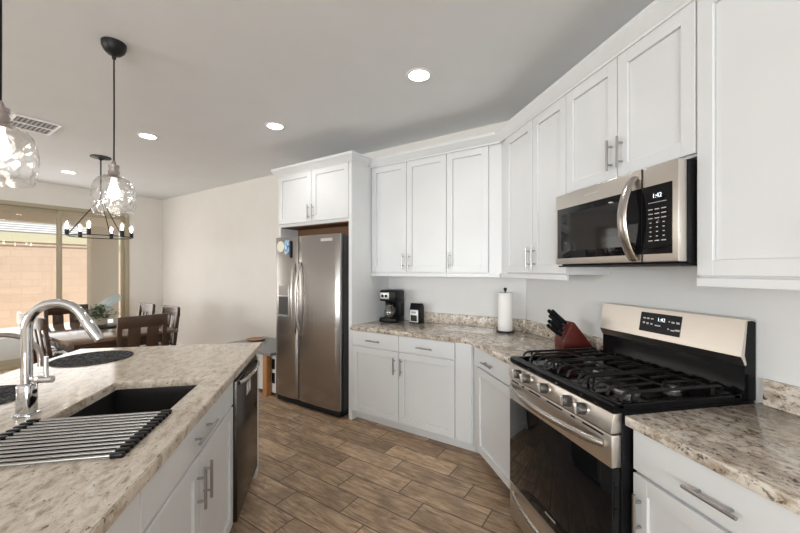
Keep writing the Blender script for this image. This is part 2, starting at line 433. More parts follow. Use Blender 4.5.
def roof_mat():
    m = M('pale_roof_tile', (.7, .7, .7), .8); t = NT(m)
    wv = t.n('ShaderNodeTexWave'); wv.bands_direction = 'Z'; wv.inputs['Scale'].default_value = 2.6
    t.l(t.coords(), wv.inputs[0]); t.l(t.ramp(wv.outputs['Fac'], [(.2, (.20, .20, .22)), (.6, (.55, .55, .55))]), t.b.inputs['Base Color']); return m
mb = MB(); mb.box(-12, 12, T0+.12, 30, -.25, -.06); struct(mb.build('patio_ground', CONC, loc=P0, rotz=BR))
mb = MB(); mb.box(-9, 9, 12.6, 12.8, -.06, 2.10); mb.box(-9, 9, 12.57, 12.83, 2.10, 2.15, .01)
tag(mb.build('garden_wall', block_mat(), loc=P0, rotz=BR), 'tan block garden wall across the yard beyond the glass door', 'wall')
nh = thing('neighbour_house', 'neighbouring house with pale tiled roof showing above the garden wall', 'house', bk(18.5, 0, -.06), BR)
MB().box(-9, 9, 0, 6, 0, 2.75).build('wall', STUCCO2, nh)
MB().box(-9.6, 9.6, -.65, -.55, 2.55, 2.90).build('fascia', M('cream_fascia', (.52, .49, .36), .8), nh)
mb = MB(); mb.prism([(-.66, 2.90), (-.66, 2.95), (2.9, 4.0), (6.6, 2.95), (6.6, 2.90)], -9.7, 9.7, axis='x'); mb.build('roof', roof_mat(), nh)
pc = thing('patio_cover', 'tan stucco patio cover with beam and column outside the glass door', 'patio cover', P0, BR)
MB().box(-8, 3, T0+.14, 8.9, 2.62, 2.74).build('roof_panel', STUCCO2, pc)
MB().box(-8, 3, 8.6, 8.9, 2.38, 2.62).build('beam', STUCCO, pc)
MB().box(.14, .62, 8.6, 8.9, -.06, 2.38, .01).build('column', STUCCO2, pc)
BLUEC = M('pale_blue_canvas', (.60, .70, .73), .5)
sw = thing('lounge_chair', 'pale blue arched outdoor lounge chair beyond the glass door', 'chair', bk(7.6, 0, -.06), BR)
arc = [(-.10+.62*(1-math.cos(a)), .35+.62*math.sin(a)+.02) for a in [R(x) for x in range(0, 80, 8)]]
ao = [(x-.06*math.cos(R(8*i)), z+.06*math.sin(R(8*i))) for i, (x, z) in enumerate(arc)]
mb = MB(); mb.prism(arc+ao[::-1], -.25, .25, axis='y'); mb.build('canopy', BLUEC, sw)
mb = MB(); mb.box(-.10, .55, -.24, .24, .30, .38, .02); mb.build('seat', BLUEC, sw)
for x in (-.08, .50):
    for y in (-.22, .20): MB().box(x, x+.03, y, y+.03, 0, .31).build('leg', GREYP, sw)

# ------------------------------------------------------------------ cabinets
def shaker(y0, y1, z0, z1, x, th=.020, st=.058):
    """door with its face at depth x"""
    m_ = MB()
    m_.box(x, x+th, y0, y0+st, z0, z1, 0.001, 1); m_.box(x, x+th, y1-st, y1, z0, z1, .0015, 1)
    m_.box(x, x+th, y0+st-.0005, y1-st+.0005, z0, z0+st, .0015, 1); m_.box(x, x+th, y0+st-.0005, y1-st+.0005, z1-st, z1, .0015, 1)
    m_.box(x+.012, x+th-.003, y0+st+.0028, y1-st-.0028, z0+st+.0028, z1-st-.0028)
    m_.box(x+th-.0035, x+th-.001, y0+st-.004, y1-st+.004, z0+st-.004, z1-st+.004)
    return m_
def pull(parent, x, y, z, length=.15, vertical=True, mat=None):
    m_ = MB(); h = length/2; o = .030; q = length*.30
    if vertical:
        m_.cyl((x-o, y, z-h), (x-o, y, z+h), .006, 12)
        for d in (-q, q): m_.cyl((x-o, y, z+d), (x, y, z+d), .0045, 10)
    else:
        m_.cyl((x-o, y-h, z), (x-o, y+h, z), .006, 12)
        for d in (-q, q): m_.cyl((x-o, y+d, z), (x, y+d, z), .0045, 10)
    return m_.build('handle', mat or NICKEL, parent)
def door(par, y0, y1, z0, z1, x, hy=None, hz=None):
    d = shaker(y0, y1, z0, z1, x).build('door', CAB, par)
    if hy is not None: pull(d, x, hy, hz)
    return d
def drawer(par, y0, y1, z0, z1, x, handle=True, hx=None):
    d = MB().box(x, x+.02, y0, y1, z0, z1, .002, 1).build('drawer', CAB, par)
    if handle: pull(d, x, (y0+y1)/2 if hx is None else hx, (z0+z1)/2-.01, .15, False)
    return d
BX = .025; BZ1 = .876
def carcass(par, pts, z0, z1, mat=CAB, name='body'):
    return MB().prism(pts, z0, z1).build(name, mat, par)

# back run base cabinet: two drawers over two doors
cab = thing('base_cabinet', 'white base cabinet with two drawers and two doors right of refrigerator', 'cabinet', P0, BR)
xm = BX+.021
carcass(cab, [(xm, -xm*K+.004), (xm, 1.217), (NW-.003, 1.217), (NW-.003, -NW*K+.008)], .095, BZ1)
carcass(cab, [(.11, -.11*K+.004), (.11, 1.217), (NW-.01, 1.217), (NW-.01, -NW*K+.008)], 0, .0945, CAB, 'toe_kick')
MB().box(BX+.004, xm-.0005, -.008, .128, .095, BZ1-.001, .001, 1).build('filler_panel', CAB, cab)
drawer(cab, .676, 1.208, .735, .868, BX); drawer(cab, .134, .670, .735, .868, BX)
door(cab, .676, 1.208, .10, .722, BX, .71, .60); door(cab, .134, .670, .10, .722, BX, .636, .60)

# right run, inside corner to range
cab = thing('base_cabinet', 'white single door base cabinet between kitchen corner and range', 'cabinet', (XC, 0, 0), 0)
yk = P0.y
carcass(cab, [(xm, 1.925), (xm, yk+xm*K-.004), (NW-.003, yk+NW*K-.008), (NW-.003, 1.925)], .095, BZ1)
carcass(cab, [(.11, 1.925), (.11, yk+.11*K-.004), (NW-.01, yk+NW*K-.008), (NW-.01, 1.925)], 0, .0945, CAB, 'toe_kick')
drawer(cab, 1.930, 2.565, .735, .868, BX, True, 2.31); door(cab, 1.930, 2.530, .10, .722, BX)
# near right base
cab = thing('base_cabinet', 'white base cabinet with wide drawer nearest camera right of range', 'cabinet', (XC, 0, 0), 0)
carcass(cab, [(xm, .16), (xm, 1.122), (NW-.003, 1.122), (NW-.003, .16)], .095, BZ1)
carcass(cab, [(.11, .16), (.11, 1.122), (NW-.01, 1.122), (NW-.01, .16)], 0, .0945, CAB, 'toe_kick')
drawer(cab, .55, 1.118, .722, .868, BX); door(cab, .55, 1.118, .10, .709, BX, 1.085, .575)
drawer(cab, .165, .545, .722, .868, BX); door(cab, .165, .545, .10, .709, BX, .51, .60)

# counters
p2 = lambda v: (v.x, v.y)
mb = MB(); mb.prism([(XC, 1.915), p2(P0), p2(bk(1.232, 0)), p2(bk(1.217, 0)), p2(bk(1.217, NW-.002)), (XW-.002, A_.y-.001), (XW-.002, 1.915)][:2]+[p2(bk(1.217, 0)), p2(bk(1.217, NW-.002)), (XW-.002, A_.y-.001), (XW-.002, 1.915)], BZ1+.001, .914, .004)
tag(mb.build('countertop', GRAN), 'angled brown granite countertop holding coffee maker and knife block', 'countertop')
mb = MB(); mb.box(XC, XW-.002, .15, 1.130, BZ1+.001, .914, .004)
tag(mb.build('countertop', GRAN), 'brown granite countertop in right foreground beside range', 'countertop')
bsp = [(0, .9145), (.02, .9145), (.02, 1.015), (0, 1.015)]
mb = MB(); mb.sweep([(XW-.001, 1.915), (XW-.001, A_.y-.0005), p2(bk(.76, NW-.001))], [(-o, z) for o, z in bsp])
tag(mb.build('backsplash', GRAN), 'low granite backsplash strip wrapping the wall corner behind paper towels', 'backsplash')
mb = MB(); mb.box(XW-.021, XW-.001, .15, 1.110, .9145, 1.015)
tag(mb.build('backsplash', GRAN), 'low granite backsplash strip on wall right of range', 'backsplash')

# uppers
UX = .327; um = UX+.021; UZ0, UZ1 = 1.420, 2.508; DZ0, DZ1 = 1.428, 2.496
def rail(par, y0, y1, x=UX+.004, z0=1.386, z1=1.4195): return MB().box(x, x+.02, y0, y1, z0, z1, .002, 1).build('light_rail', CAB, par)
up = thing('wall_cabinet', 'white double door wall cabinet above coffee maker', 'cabinet', P0, BR)
carcass(up, [(um, .3545), (um, 1.215), (NW-.003, 1.215), (NW-.003, .3545)], UZ0, UZ1); rail(up, .3545, 1.215)
door(up, .785, 1.206, DZ0, DZ1, UX, .815, 1.535); door(up, .357, .779, DZ0, DZ1, UX, .748, 1.535)
up = thing('wall_cabinet', 'white single door wall cabinet with corner filler beside double doors', 'cabinet', P0, BR)
carcass(up, [(um, -um*K+.001), (um, .3535), (NW-.003, .3535), (NW-.003, -NW*K+.004)], UZ0, UZ1); rail(up, -.133, .3535)
door(up, -.034, .351, DZ0, DZ1, UX, .322, 1.535)
up = thing('wall_cabinet', 'white double door wall cabinet between kitchen corner and microwave', 'cabinet', (XC, 0, 0), 0)
carcass(up, [(um, 1.9075), (um, yk+um*K-.001), (NW-.003, yk+NW*K-.004), (NW-.003, 1.9075)], UZ0, UZ1); rail(up, 1.9075, yk+UX*K-.002)
door(up, 2.268, 2.650, DZ0, DZ1, UX, 2.298, 1.535); door(up, 1.910, 2.262, DZ0, DZ1, UX, 2.232, 1.535)
up = thing('wall_cabinet', 'short white double door wall cabinet directly above microwave', 'cabinet', (XC, 0, 0), 0)
carcass(up, [(um, 1.1355), (um, 1.9065), (NW-.003, 1.9065), (NW-.003, 1.1355)], 1.895, UZ1)
door(up, 1.523, 1.904, 1.905, DZ1, UX, 1.552, 2.02); door(up, 1.138, 1.517, 1.905, DZ1, UX, 1.488, 2.02)
up = thing('wall_cabinet', 'white wall cabinet at right edge nearest camera', 'cabinet', (XC, 0, 0), 0)
carcass(up, [(um, .22), (um, 1.1345), (NW-.003, 1.1345), (NW-.003, .22)], UZ0, UZ1); rail(up, .22, 1.1345)
door(up, .680, 1.130, DZ0, DZ1, UX, .712, 1.535); door(up, .224, .674, DZ0, DZ1, UX, .640, 1.535)
CR = [(0, 2.498), (.006, 2.498), (.008, 2.510), (.020, 2.518), (.042, 2.552), (.050, 2.558), (.050, 2.582), (0, 2.582)]
uy = yk+(UX-.002)*K
mb = MB(); mb.sweep([(XC+UX-.002, .20), (XC+UX-.002, uy), p2(bk(1.216, UX-.002))][::-1], CR)
tag(mb.build('crown_molding', CAB), 'long white crown molding along the top of the wall cabinets', 'molding')

# refrigerator surround
up = thing('refrigerator_cabinet', 'white over-refrigerator cabinet with tall side panel', 'cabinet', P0, BR)
FX = .028
MB().box(FX+.004, NW-.003, 1.2185, 1.258, 0, UZ1).build('side_panel', CAB, up)
MB().box(FX+.02, NW-.003, 2.300, 2.325, 0, UZ1).build('side_panel', CAB, up)
MB().box(FX+.021, NW-.003, 1.2585, 2.2995, 1.93, UZ1-.001).build('body', CAB, up)
MB().box(FX+.04, NW-.004, 1.259, 2.299, 1.921, 1.9295).build('underside', RAWWOOD, up)
MB().box(.30, .33, 1.259, 2.299, 1.80, 1.9205).build('back_cleat', RAWWOOD, up)
door(up, 1.262, 1.772, 1.962, 2.50, FX, 1.742, 2.06); door(up, 1.778, 2.310, 1.962, 2.50, FX, 1.808, 2.06)
mb = MB(); mb.sweep([p2(bk(2.327, .60)), p2(bk(2.327, FX-.001)), p2(bk(1.2175, FX-.001)), p2(bk(1.2175, UX-.054))], CR)
tag(mb.build('crown_molding', CAB), 'white crown molding wrapping the top of the over-refrigerator cabinet', 'molding')

# ------------------------------------------------------------------ refrigerator (side by side)
fr = thing('refrigerator', 'stainless side by side refrigerator with ice dispenser', 'refrigerator', P0, BR)
f0, f1, fs = 1.312, 2.275, 1.907
MB().box(.022, .62, f0+.012, f1-.012, .025, 1.79, .006).build('body', M('fridge_side_grey', (.07, .07, .072), .5), fr)
def fdoor(y0, y1):
    m_ = MB(); n = 10; pts = []
    for i in range(n+1):
        a = i/n; y = y0+(y1-y0)*a; e = min(a, 1-a)*(y1-y0)
        pts.append((-.035-.012*math.sin(math.pi*a)**.6+ (0 if e > .004 else .004), y))
    pts += [(.018, y1), (.018, y0)]
    m_.prism(pts, .075, 1.805, .003); return m_.build('door', STEELV, fr)
dl = fdoor(fs+.003, f1); dr = fdoor(f0, fs-.003)
MB().box(-.025, .5, f0+.012, f1-.012, .015, .070, .004).build('kick_grille', BLACK, fr)
for y in (f0+.05, f1-.05): MB().cyl((.05, y, .0), (.05, y, .03), .02, 12).build('foot', BLACK, fr)
for d, y in ((dl, fs+.045), (dr, fs-.045)):
    pts = [(-.044-.055*math.sin(math.pi*i/16)**.7, y-(y-fs)*.25*math.sin(math.pi*i/16), .765+.765*i/16) for i in range(17)]
    MB().tube(pts, .015, 12, squash=(1.0, .8)).build('handle', HSTEEL, d)
di = MB().box(-.0515, -.03, 2.035, 2.215, .945, 1.29, .004).build('dispenser', M('dispenser_frame', (.45, .44, .43), .3, .9), dl)
MB().box(-.0525, -.035, 2.05, 2.20, .965, 1.16).build('dispenser_recess', M('dispenser_recess_dark', (.05, .05, .05), .4), di)
MB().box(-.0530, -.035, 2.05, 2.20, 1.175, 1.275).build('control_strip', M('dispenser_panel', (.42, .41, .40), .25, .6), di)
MB().box(-.062, -.05, 2.045, 2.205, .945, .965, .003).build('drip_tray', GREYP, di)
MB().box(-.0485, -.035, 1.40, 1.56, 1.735, 1.765).build('badge', BADGE, dr)
# magnets
mb = MB(); mb.lathe([(0, -.0490), (.060, -.0490), (.060, -.0476), (0, -.0476)], (0, 0, 0), 24, 'x')
MAGM = M('cream_paper', (.72, .70, .58), .6)
tag(mb.build('fridge_magnet', MAGM, loc=bk(2.175, .0, 1.705), rotz=BR), 'round cream magnet at the top of the refrigerator freezer door', 'magnet', )
def pic_mat():
    m = M('blue_photo', (.3, .5, .7), .4); t = NT(m)
    t.l(t.ramp(t.noise(t.coords(), 28, 2), [(.35, (.05, .10, .22)), (.48, (.20, .42, .66)), (.6, (.65, .78, .85)), (.7, (.35, .45, .25))]), t.b.inputs['Base Color']); return m
mb = MB(); mb.box(-.0505, -.0478, -.038, .038, -.075, .075, .001)
tag(mb.build('fridge_magnet', pic_mat(), loc=bk(2.07, 0, 1.695), rotz=BR), 'blue picture magnet between the round magnet and a black clip', 'magnet')
mb = MB(); mb.box(-.0560, -.0478, -.014, .014, -.10, .08, .003)
tag(mb.build('magnetic_clip', BLACK, loc=bk(2.005, 0, 1.68), rotz=BR), 'narrow black magnetic clip next to the blue picture magnet', 'clip')

# ------------------------------------------------------------------ microwave
mw = thing('microwave', 'stainless over-the-range microwave with curved handle', 'microwave', (0, 0, 0))
MB().box(1.372, XW-.003, 1.143, 1.903, 1.475, 1.882, .003).build('body', BLACK, mw)
MB().box(1.33, 1.3715, 1.1435, 1.9025, 1.482, 1.882, .004).build('front_frame', STEEL, mw)
g = MB().box(1.3265, 1.332, 1.168, 1.882, 1.515, 1.800, .0015).build('glass_front', BGLASS, mw)
MB().box(1.3255, 1.3262, 1.40, 1.845, 1.555, 1.765).build('window_mesh', M('microwave_window', (.012, .012, .013), .05), g)
MB().box(1.3255, 1.331, 1.304, 1.3065, 1.483, 1.881).build('door_seam', BLACK, mw)
mb = MB(); mb.box(1.345, XW-.01, 1.15, 1.895, 1.466, 1.4745); mb.build('bottom_vent', BLACKM, mw)
pts = [(1.322-.062*math.sin(math.pi*i/18)**.75, 1.342, 1.492+.360*i/18) for i in range(19)]
MB().tube(pts, .016, 14, squash=(1.5, .6)).build('handle', HSTEEL, mw)
rotm = (R(90), 0, R(-90))
text_mesh('1:42', .026, DIGIT, g, 'clock_digits', (1.3258, 1.232, 1.755), rotm)
mb = MB()
for r_ in range(8):
    for c_ in range(3):
        wd = .010 if r_ < 3 or r_ == 7 else .004
        mb.box(1.3252, 1.3264, 1.232+(c_-1)*.030-wd, 1.232+(c_-1)*.030+wd, 1.700-r_*.0185-.0018, 1.700-r_*.0185+.0018)
mb.box(1.3252, 1.3264, 1.19, 1.272, 1.727, 1.729)
mb.build('keypad', PRINT, g)
MB().box(1.3285, 1.331, 1.56, 1.66, 1.838, 1.846).build('badge', BADGE, mw)

# ------------------------------------------------------------------ range
rg = thing('gas_range', 'stainless gas range with black glass oven door and five knobs', 'range', (0, 0, 0))
Y0, Y1 = 1.143, 1.905
MB().box(1.075, XW-.012, Y0+.002, Y1-.002, .03, .915, .003).build('body', BLACK, rg)
for x in (1.12, 1.65):
    for y in (Y0+.05, Y1-.05): MB().cyl((x, y, 0), (x, y, .031), .018, 12).build('foot', BLACK, rg)
mb = MB(); mb.prism([(1.045, .916), (1.037, .924), (1.037, .942), (1.050, .950), (1.075, .950), (1.085, .934), (1.60, .934), (1.612, .948), (1.64, .948), (1.64, .916)], Y0, Y1, 0, 'y')
for y in (Y0, Y1-.022): mb.box(1.06, 1.635, y, y+.022, .930, .948, .004)
mb.build('cooktop', ENAMEL, rg)
# control panel
mb = MB(); mb.prism([(1.026, .842), (1.040, .915), (1.074, .915), (1.074, .842)], Y0, Y1, .002, 'y'); cp = mb.build('control_panel', STEEL, rg)
for y in (1.790, 1.705, 1.548, 1.380, 1.292):
    m_ = MB(); d = Vector((-.982, 0, .188)); p = Vector((1.0335, y, .879))
    m_.tube([p, p+d*.006], 0.027, 24); k_ = m_.build('knob', STEEL, cp)
    m_ = MB(); m_.tube([p+d*.006, p+d*.032, p+d*.037], .024, 24, rs=[.024, .023, .020]); m_.build('knob_grip', M('knob_grey', (.12, .115, .11), .35, .6), k_)
    m_ = MB(); rr = Matrix.Translation(p+d*.039) @ Matrix.Rotation(R(-10.8), 4, 'Y'); m_.box(-.010, .004, -.005, .005, -.022, .022, .002, 2, 0, rr); m_.build('knob_bar', BADGE, k_)
# oven door
mb = MB(); mb.box(1.032, 1.0745, Y0+.002, Y1-.002, .712, .834, .004); od = mb.build('oven_door', STEEL, rg)
mb = MB(); mb.box(1.033, 1.0745, Y0+.002, Y1-.002, .238, .7115, .003); og = mb.build('oven_glass', BGLASS, od)
mb = MB()
for a, b in ((1.80, 1.875), (1.745, 1.765), (1.60, 1.70), (1.43, 1.545), (1.345, 1.372), (1.185, 1.30)): mb.box(1.0308, 1.034, a, b, .818, .825)
mb.build('vent_slots', BLACK, od)
pts = [(1.026-.060*math.sin(math.pi*i/20)**.6, 1.178+.690*i/20, .792) for i in range(21)]
MB().tube(pts, .0135, 12, squash=(.9, 1.15)).build('handle', HSTEEL, od)
MB().box(1.0318, 1.034, 1.48, 1.56, .275, .284).build('badge', BADGE, og)
mb = MB(); mb.box(1.034, 1.0745, Y0+.002, Y1-.002, .035, .232, .004); dw_ = mb.build('drawer', STEEL, rg)
pts = [(1.028-.045*math.sin(math.pi*i/20)**.6, 1.195+.655*i/20, .195) for i in range(21)]
MB().tube(pts, .011, 12, squash=(.9, 1.2)).build('handle', HSTEEL, dw_)
# backguard
mb = MB(); mb.prism([(1.712, .916), (1.712, 1.235), (1.690, 1.245), (1.665, 1.242), (1.650, 1.104), (1.662, 1.066), (1.655, 1.055), (1.655, .95), (1.645, .93), (1.645, .916)], Y0+.001, Y1-.001, 0, 'y'); bg = mb.build('backguard', ENAMEL, rg)
mb = MB(); mb.prism([(1.705, 1.238), (1.690, 1.248), (1.661, 1.245), (1.634, 1.098), (1.654, 1.060), (1.663, 1.066), (1.652, 1.104), (1.667, 1.241), (1.690, 1.243)], Y0-.001, Y1+.001, 0, 'y'); mb.build('backguard_face', STEEL, bg)
def bgp(y, z, off=.0): # point on the sloping face
    x = 1.634+(z-1.098)/(1.245-1.098)*.027-off; return (x, y, z)
mb = MB(); q = [bgp(1.405, 1.128, .002), bgp(1.630, 1.128, .002), bgp(1.630, 1.226, .002), bgp(1.405, 1.226, .002)]
vs = [mb.bm.verts.new(p) for p in q]+[mb.bm.verts.new((p[0]+.004, p[1], p[2])) for p in q]
for f in ((0, 1, 2, 3), (7, 6, 5, 4), (0, 4, 5, 1), (1, 5, 6, 2), (2, 6, 7, 3), (3, 7, 4, 0)): mb.bm.faces.new([vs[i] for i in f])
dsp = mb.build('display', M('display_black', (.012, .012, .014), .35, spec=.2), bg)
text_mesh('1:42', .026, DIGIT, dsp, 'clock_digits', bgp(1.508, 1.196, .0030), (R(90-7.2), 0, R(-90)))
mb = MB()
for (y, z, wd, hh) in [(1.605, 1.196, .008, .0035), (1.583, 1.196, .007, .004), (1.560, 1.196, .007, .003), (1.605, 1.172, .006, .005), (1.583, 1.170, .006, .005), (1.560, 1.170, .006, .004), (1.525, 1.166, .016, .003), (1.465, 1.194, .004, .003), (1.445, 1.192, .008, .004), (1.420, 1.192, .008, .005), (1.465, 1.158, .004, .003), (1.442, 1.154, .010, .003), (1.418, 1.158, .012, .004)]:
    x = bgp(y, z, .0028)[0]; mb.box(x, x+.001, y-wd, y+wd, z-hh, z+hh)
mb.build('legend', PRINT, dsp)
# grates: three cast iron frames
def grate(y0, y1, bars):
    m_ = MB(); zt = .980; r = .0058; xf, xb = 1.105, 1.585
    def bar(pts, rr=r): m_.tube(pts, rr, 8)
    for i in range(bars):
        y = y0+.012+(y1-y0-.024)*i/(bars-1)
        bar([(xf-.004, y, .948), (xf+.001, y, .962), (xf+.012, y, .974), (xf+.03, y, zt), ((xf+xb)/2-.035, y, zt)], .0064)
        bar([((xf+xb)/2+.035, y, zt), (xb-.02, y, zt), (xb-.004, y, .968), (xb, y, .952)], .0064)
    for x in (xf+.075, (xf+xb)/2, xb-.06): bar([(x, y0+.008, zt-.004), (x, y1-.008, zt-.004)], .0055)
    for y in (y0+.008, y1-.008): bar([(xf+.02, y, zt-.002), (xb-.02, y, zt-.002)], .0065)
    for x in (xf+.05, xb-.05):
        for y in (y0+.012, y1-.012): m_.cyl((x, y, .934), (x, y, zt-.004), .006, 8)
    return m_.build('grate', IRON, rg)
grate(1.655, 1.885, 4); grate(1.405, 1.645, 4); grate(1.165, 1.395, 4)
for x, y, r_ in ((1.23, 1.775, .045), (1.46, 1.775, .035), (1.345, 1.54, .05), (1.23, 1.285, .05), (1.46, 1.285, .038)):
    m_ = MB(); m_.lathe([(0, .934), (r_, .934), (r_, .945), (r_*.9, .952), (0, .952)], (x, y, 0), 24); b_ = m_.build('burner', M('burner_alloy', (.55, .54, .53), .4, 1), rg)
    m_ = MB(); m_.lathe([(r_*.88, .952), (r_*.86, .960), (r_*.6, .964), (0, .964)], (x, y, 0), 24); m_.build('burner_cap', IRON, b_)

# ------------------------------------------------------------------ things on the counter
cm = thing('coffee_maker', 'black drip coffee maker with silver control plate on granite counter', 'coffee maker', bk(1.03, .36, .9145), BR+R(8))
mb = MB(); mb.box(0, .21, -.095, .095, 0, .045, .012); mb.build('base', BLACK, cm)
MB().box(.125, .21, -.095, .095, .044, .24, .012).build('water_tank', BLACK, cm)
hd = MB().box(.0, .21, -.095, .095, .215, .328, .018, 3).build('brew_head', BLACK, cm)
pl = MB().box(-.003, .002, -.018, .085, .238, .305, .002).build('control_plate', M('silver_plate', (.55, .54, .53), .35, .6), hd)
for y in (.055, .015): MB().lathe([(0, -.010), (.014, -.010), (.015, -.002), (0, -.002)], (0, y, .27), 18, 'x').build('dial', BLACK, pl)
mb = MB(); mb.lathe([(0, .048), (.050, .048), (.062, .075), (.060, .11), (.042, .165), (.040, .18)], (.062, .005, 0), 28); ca = mb.build('carafe', CARAFE, cm)
mb = MB(); mb.lathe([(.041, .178), (.043, .195), (.02, .205), (0, .205)], (.062, .005, 0), 24); mb.build('lid', BLACK, ca)
MB().tube([(.03, -.045, .165), (.02, -.078, .16), (.02, -.080, .10), (.03, -.055, .07)], .008, 8).build('handle', BLACK, ca)
mb = MB(); mb.lathe([(0, .0485), (.047, .0485), (.057, .072), (0, .072)], (.062, .005, 0), 24); mb.build('coffee', M('coffee_dregs', (.35, .30, .26), .2), ca)

dc = thing('kitchen_timer', 'small black upright device with silver face and dark square screen', 'timer', bk(.782, .47, .9145), BR)
mb = MB(); mb.prism([(0, 0), (.105, 0), (.105, .16), (.085, .195), (.03, .200), (.012, .14), (0, .135)], -.058, .058, .004, 'y'); mb.build('body', BLACK, dc)
fp = MB().box(-.004, .0, -.050, .050, .012, .135, .001).build('face_plate', M('silver_face', (.62, .62, .64), .4, .2), dc)
MB().box(-.0052, -.0035, -.036, .036, .022, .082).build('screen', M('dark_screen', (.02, .025, .02), .15), fp)
MB().box(-.0052, -.0035, -.026, .026, .100, .118).build('legend', M('grey_print', (.30, .30, .32), .5), fp)

pt = thing('paper_towel_holder', 'black upright paper towel holder in the counter corner', 'holder', (1.506, 2.852, .9145))
mb = MB(); mb.lathe([(0, 0), (.075, 0), (.075, .008), (.068, .013), (0, .013)], n=32); mb.build('base', BLACKM, pt)
mb = MB(); mb.cyl((0, 0, .012), (0, 0, .356), .006); mb.build('rod', BLACKM, pt)
mb = MB(); mb.lathe([(0, .352), (.010, .353), (.012, .362), (.016, .370), (.010, .380), (0, .383)], n=20); mb.build('knob', BLACKM, pt)
mb = MB(); mb.lathe([(.019, .0), (.058, .0), (.060, .003), (.060, .322), (.058, .325), (.019, .325), (.019, .0)], n=40)
tag(mb.build('paper_towel_roll', PAPER, loc=(1.506, 2.852, .9285)), 'white paper towel roll standing on its black holder', 'paper towel')

KBR = R(-4); kb0 = Vector((1.462, 2.010, .9145))
kb = thing('knife_block', 'cherry red wooden knife block left of the range', 'knife block', kb0, KBR)
mb = MB(); mb.prism([(.004, 0), (.205, 0), (.210, .035), (.075, .200), (.055, .207), (.0, .088)], 0, .107, .003, 'y'); mb.build('block', CHERRY, kb)
MK = Matrix.Translation(kb0) @ Matrix.Rotation(KBR, 4, 'Z')
kd = Vector((-.76, 0, .65)).normalized()
for i, (f, y, ln, lab) in enumerate(((.80, .072, .135, 'long black knife handle highest and farthest back in the block'), (.82, .032, .135, 'long black knife handle at top nearest the camera in the block'),
        (.60, .052, .125, 'black knife handle in the second row of the block'), (.42, .078, .100, 'small black knife handle third row, far side of the block'),
        (.40, .030, .110, 'black knife handle third row, near side of the block'), (.20, .070, .100, 'short black knife handle lowest row, far side of the block'), (.18, .026, .100, 'short black knife handle lowest row, near side of the block'))):
    p = Vector((.055*f, y*1.05, .088+.119*f)); 
    m_ = MB(); a = p+kd*.0055
    m_.tube([a, a+kd*.02, a+kd*ln*.7, a+kd*(ln-.008), a+kd*ln], .009, 10, rs=[.008, .0095, .0095, .011, .008], squash=(.72, 1.15))
    kn = thing('knife', lab, 'knife', kb0, KBR, 'knives in the red block'); m_.build('handle', BLACK, kn)
    m_ = MB(); m_.tube([a+kd*-.0008, a+kd*.003], .0098, 10, squash=(.76, 1.15)); m_.build('bolster', NICKEL, kn)

# ------------------------------------------------------------------ island
IX = -.473; IL = -1.64; IY0, IY1 = .22, 2.818
SX0, SX1, SY0, SY1 = -.985, -.595, 1.19, 1.950
mb = MB(); bm = mb.bm
# slab with a sink opening
def slab(z, flip):
    o = [(IL, IY0), (IX, IY0), (IX, IY1), (IL, IY1)]; r = .012; h = []
    for cx, cy, a0 in ((SX0+r, SY0+r, 180), (SX1-r, SY0+r, 270), (SX1-r, SY1-r, 0), (SX0+r, SY1-r, 90)):
        for k in range(5): a = R(a0+90*k/4); h.append((cx+r*math.cos(a), cy+r*math.sin(a)))
    return [bm.verts.new((*p, z)) for p in o], [bm.verts.new((*p, z)) for p in h]
ot, ht = slab(.914, 0); ob, hb = slab(BZ1+.001, 1)
for o, h in ((ot, ht), (ob, hb)):
    for q in range(4):
        seg = h[q*5:(q+1)*5]; nxt = h[((q+1) % 4)*5]
        for k in range(4): bm.faces.new([o[q], seg[k+1], seg[k]])
        bm.faces.new([o[q], o[(q+1) % 4], nxt, seg[4]])
for k in range(4): bm.faces.new([ot[k], ot[(k+1) % 4], ob[(k+1) % 4], ob[k]])
for k in range(20): bm.faces.new([ht[k], ht[(k+1) % 20], hb[(k+1) % 20], hb[k]])
bmesh.ops.recalc_face_normals(bm, faces=list(bm.faces))
oe = [e for e in bm.edges if (set(e.verts) <= set(ot) or (set(e.verts) <= set(ht) )) and len([f for f in e.link_faces if abs(f.normal.z) < .5]) == 1]
bmesh.ops.bevel(bm, geom=oe, offset=.004, segments=2, affect='EDGES')
tag(mb.build('countertop', GRANI, recalc=False), 'light beige granite island countertop with cut-out for black sink', 'countertop')
SINK = M('black_composite_sink', (.022, .021, .021), .38)
sk = thing('sink', 'black undermount sink set into the island', 'sink', (0, 0, 0))
mb = MB(); bm = mb.bm; zt = BZ1+.0005; zb = .68; e = .012
def ring(x0, x1, y0, y1, z): return [bm.verts.new(p) for p in ((x0, y0, z), (x1, y0, z), (x1, y1, z), (x0, y1, z))]
rs = [ring(SX0-.016, SX1+.016, SY0-.016, SY1+.013, zt-.012), ring(SX0-.016, SX1+.016, SY0-.016, SY1+.013, zt), ring(SX0-e, SX1+e, SY0-e, SY1+e, zt), ring(SX0-e+.01, SX1+e-.01, SY0, SY1, zb+.02), ring(SX0+.03, SX1-.03, SY0+.03, SY1-.03, zb)]
ro = [ring(SX0-.015, SX1+.015, SY0-.015, SY1+.0125, zb-.01)]
for a, b in zip(rs, rs[1:]):
    for k in range(4): bm.faces.new([a[k], a[(k+1) % 4], b[(k+1) % 4], b[k]])
bm.faces.new(rs[-1])
for k in range(4): bm.faces.new([rs[0][k], rs[0][(k+1) % 4], ro[0][(k+1) % 4], ro[0][k]])
bm.faces.new(ro[0][::-1])
mb.build('bowl', SINK, sk)
mb = MB(); mb.lathe([(0, zb+.002), (.03, zb+.002), (.045, zb+.004), (.045, zb+.001)], (-.79, 1.57, 0), 24); mb.build('drain', CHROME, sk)

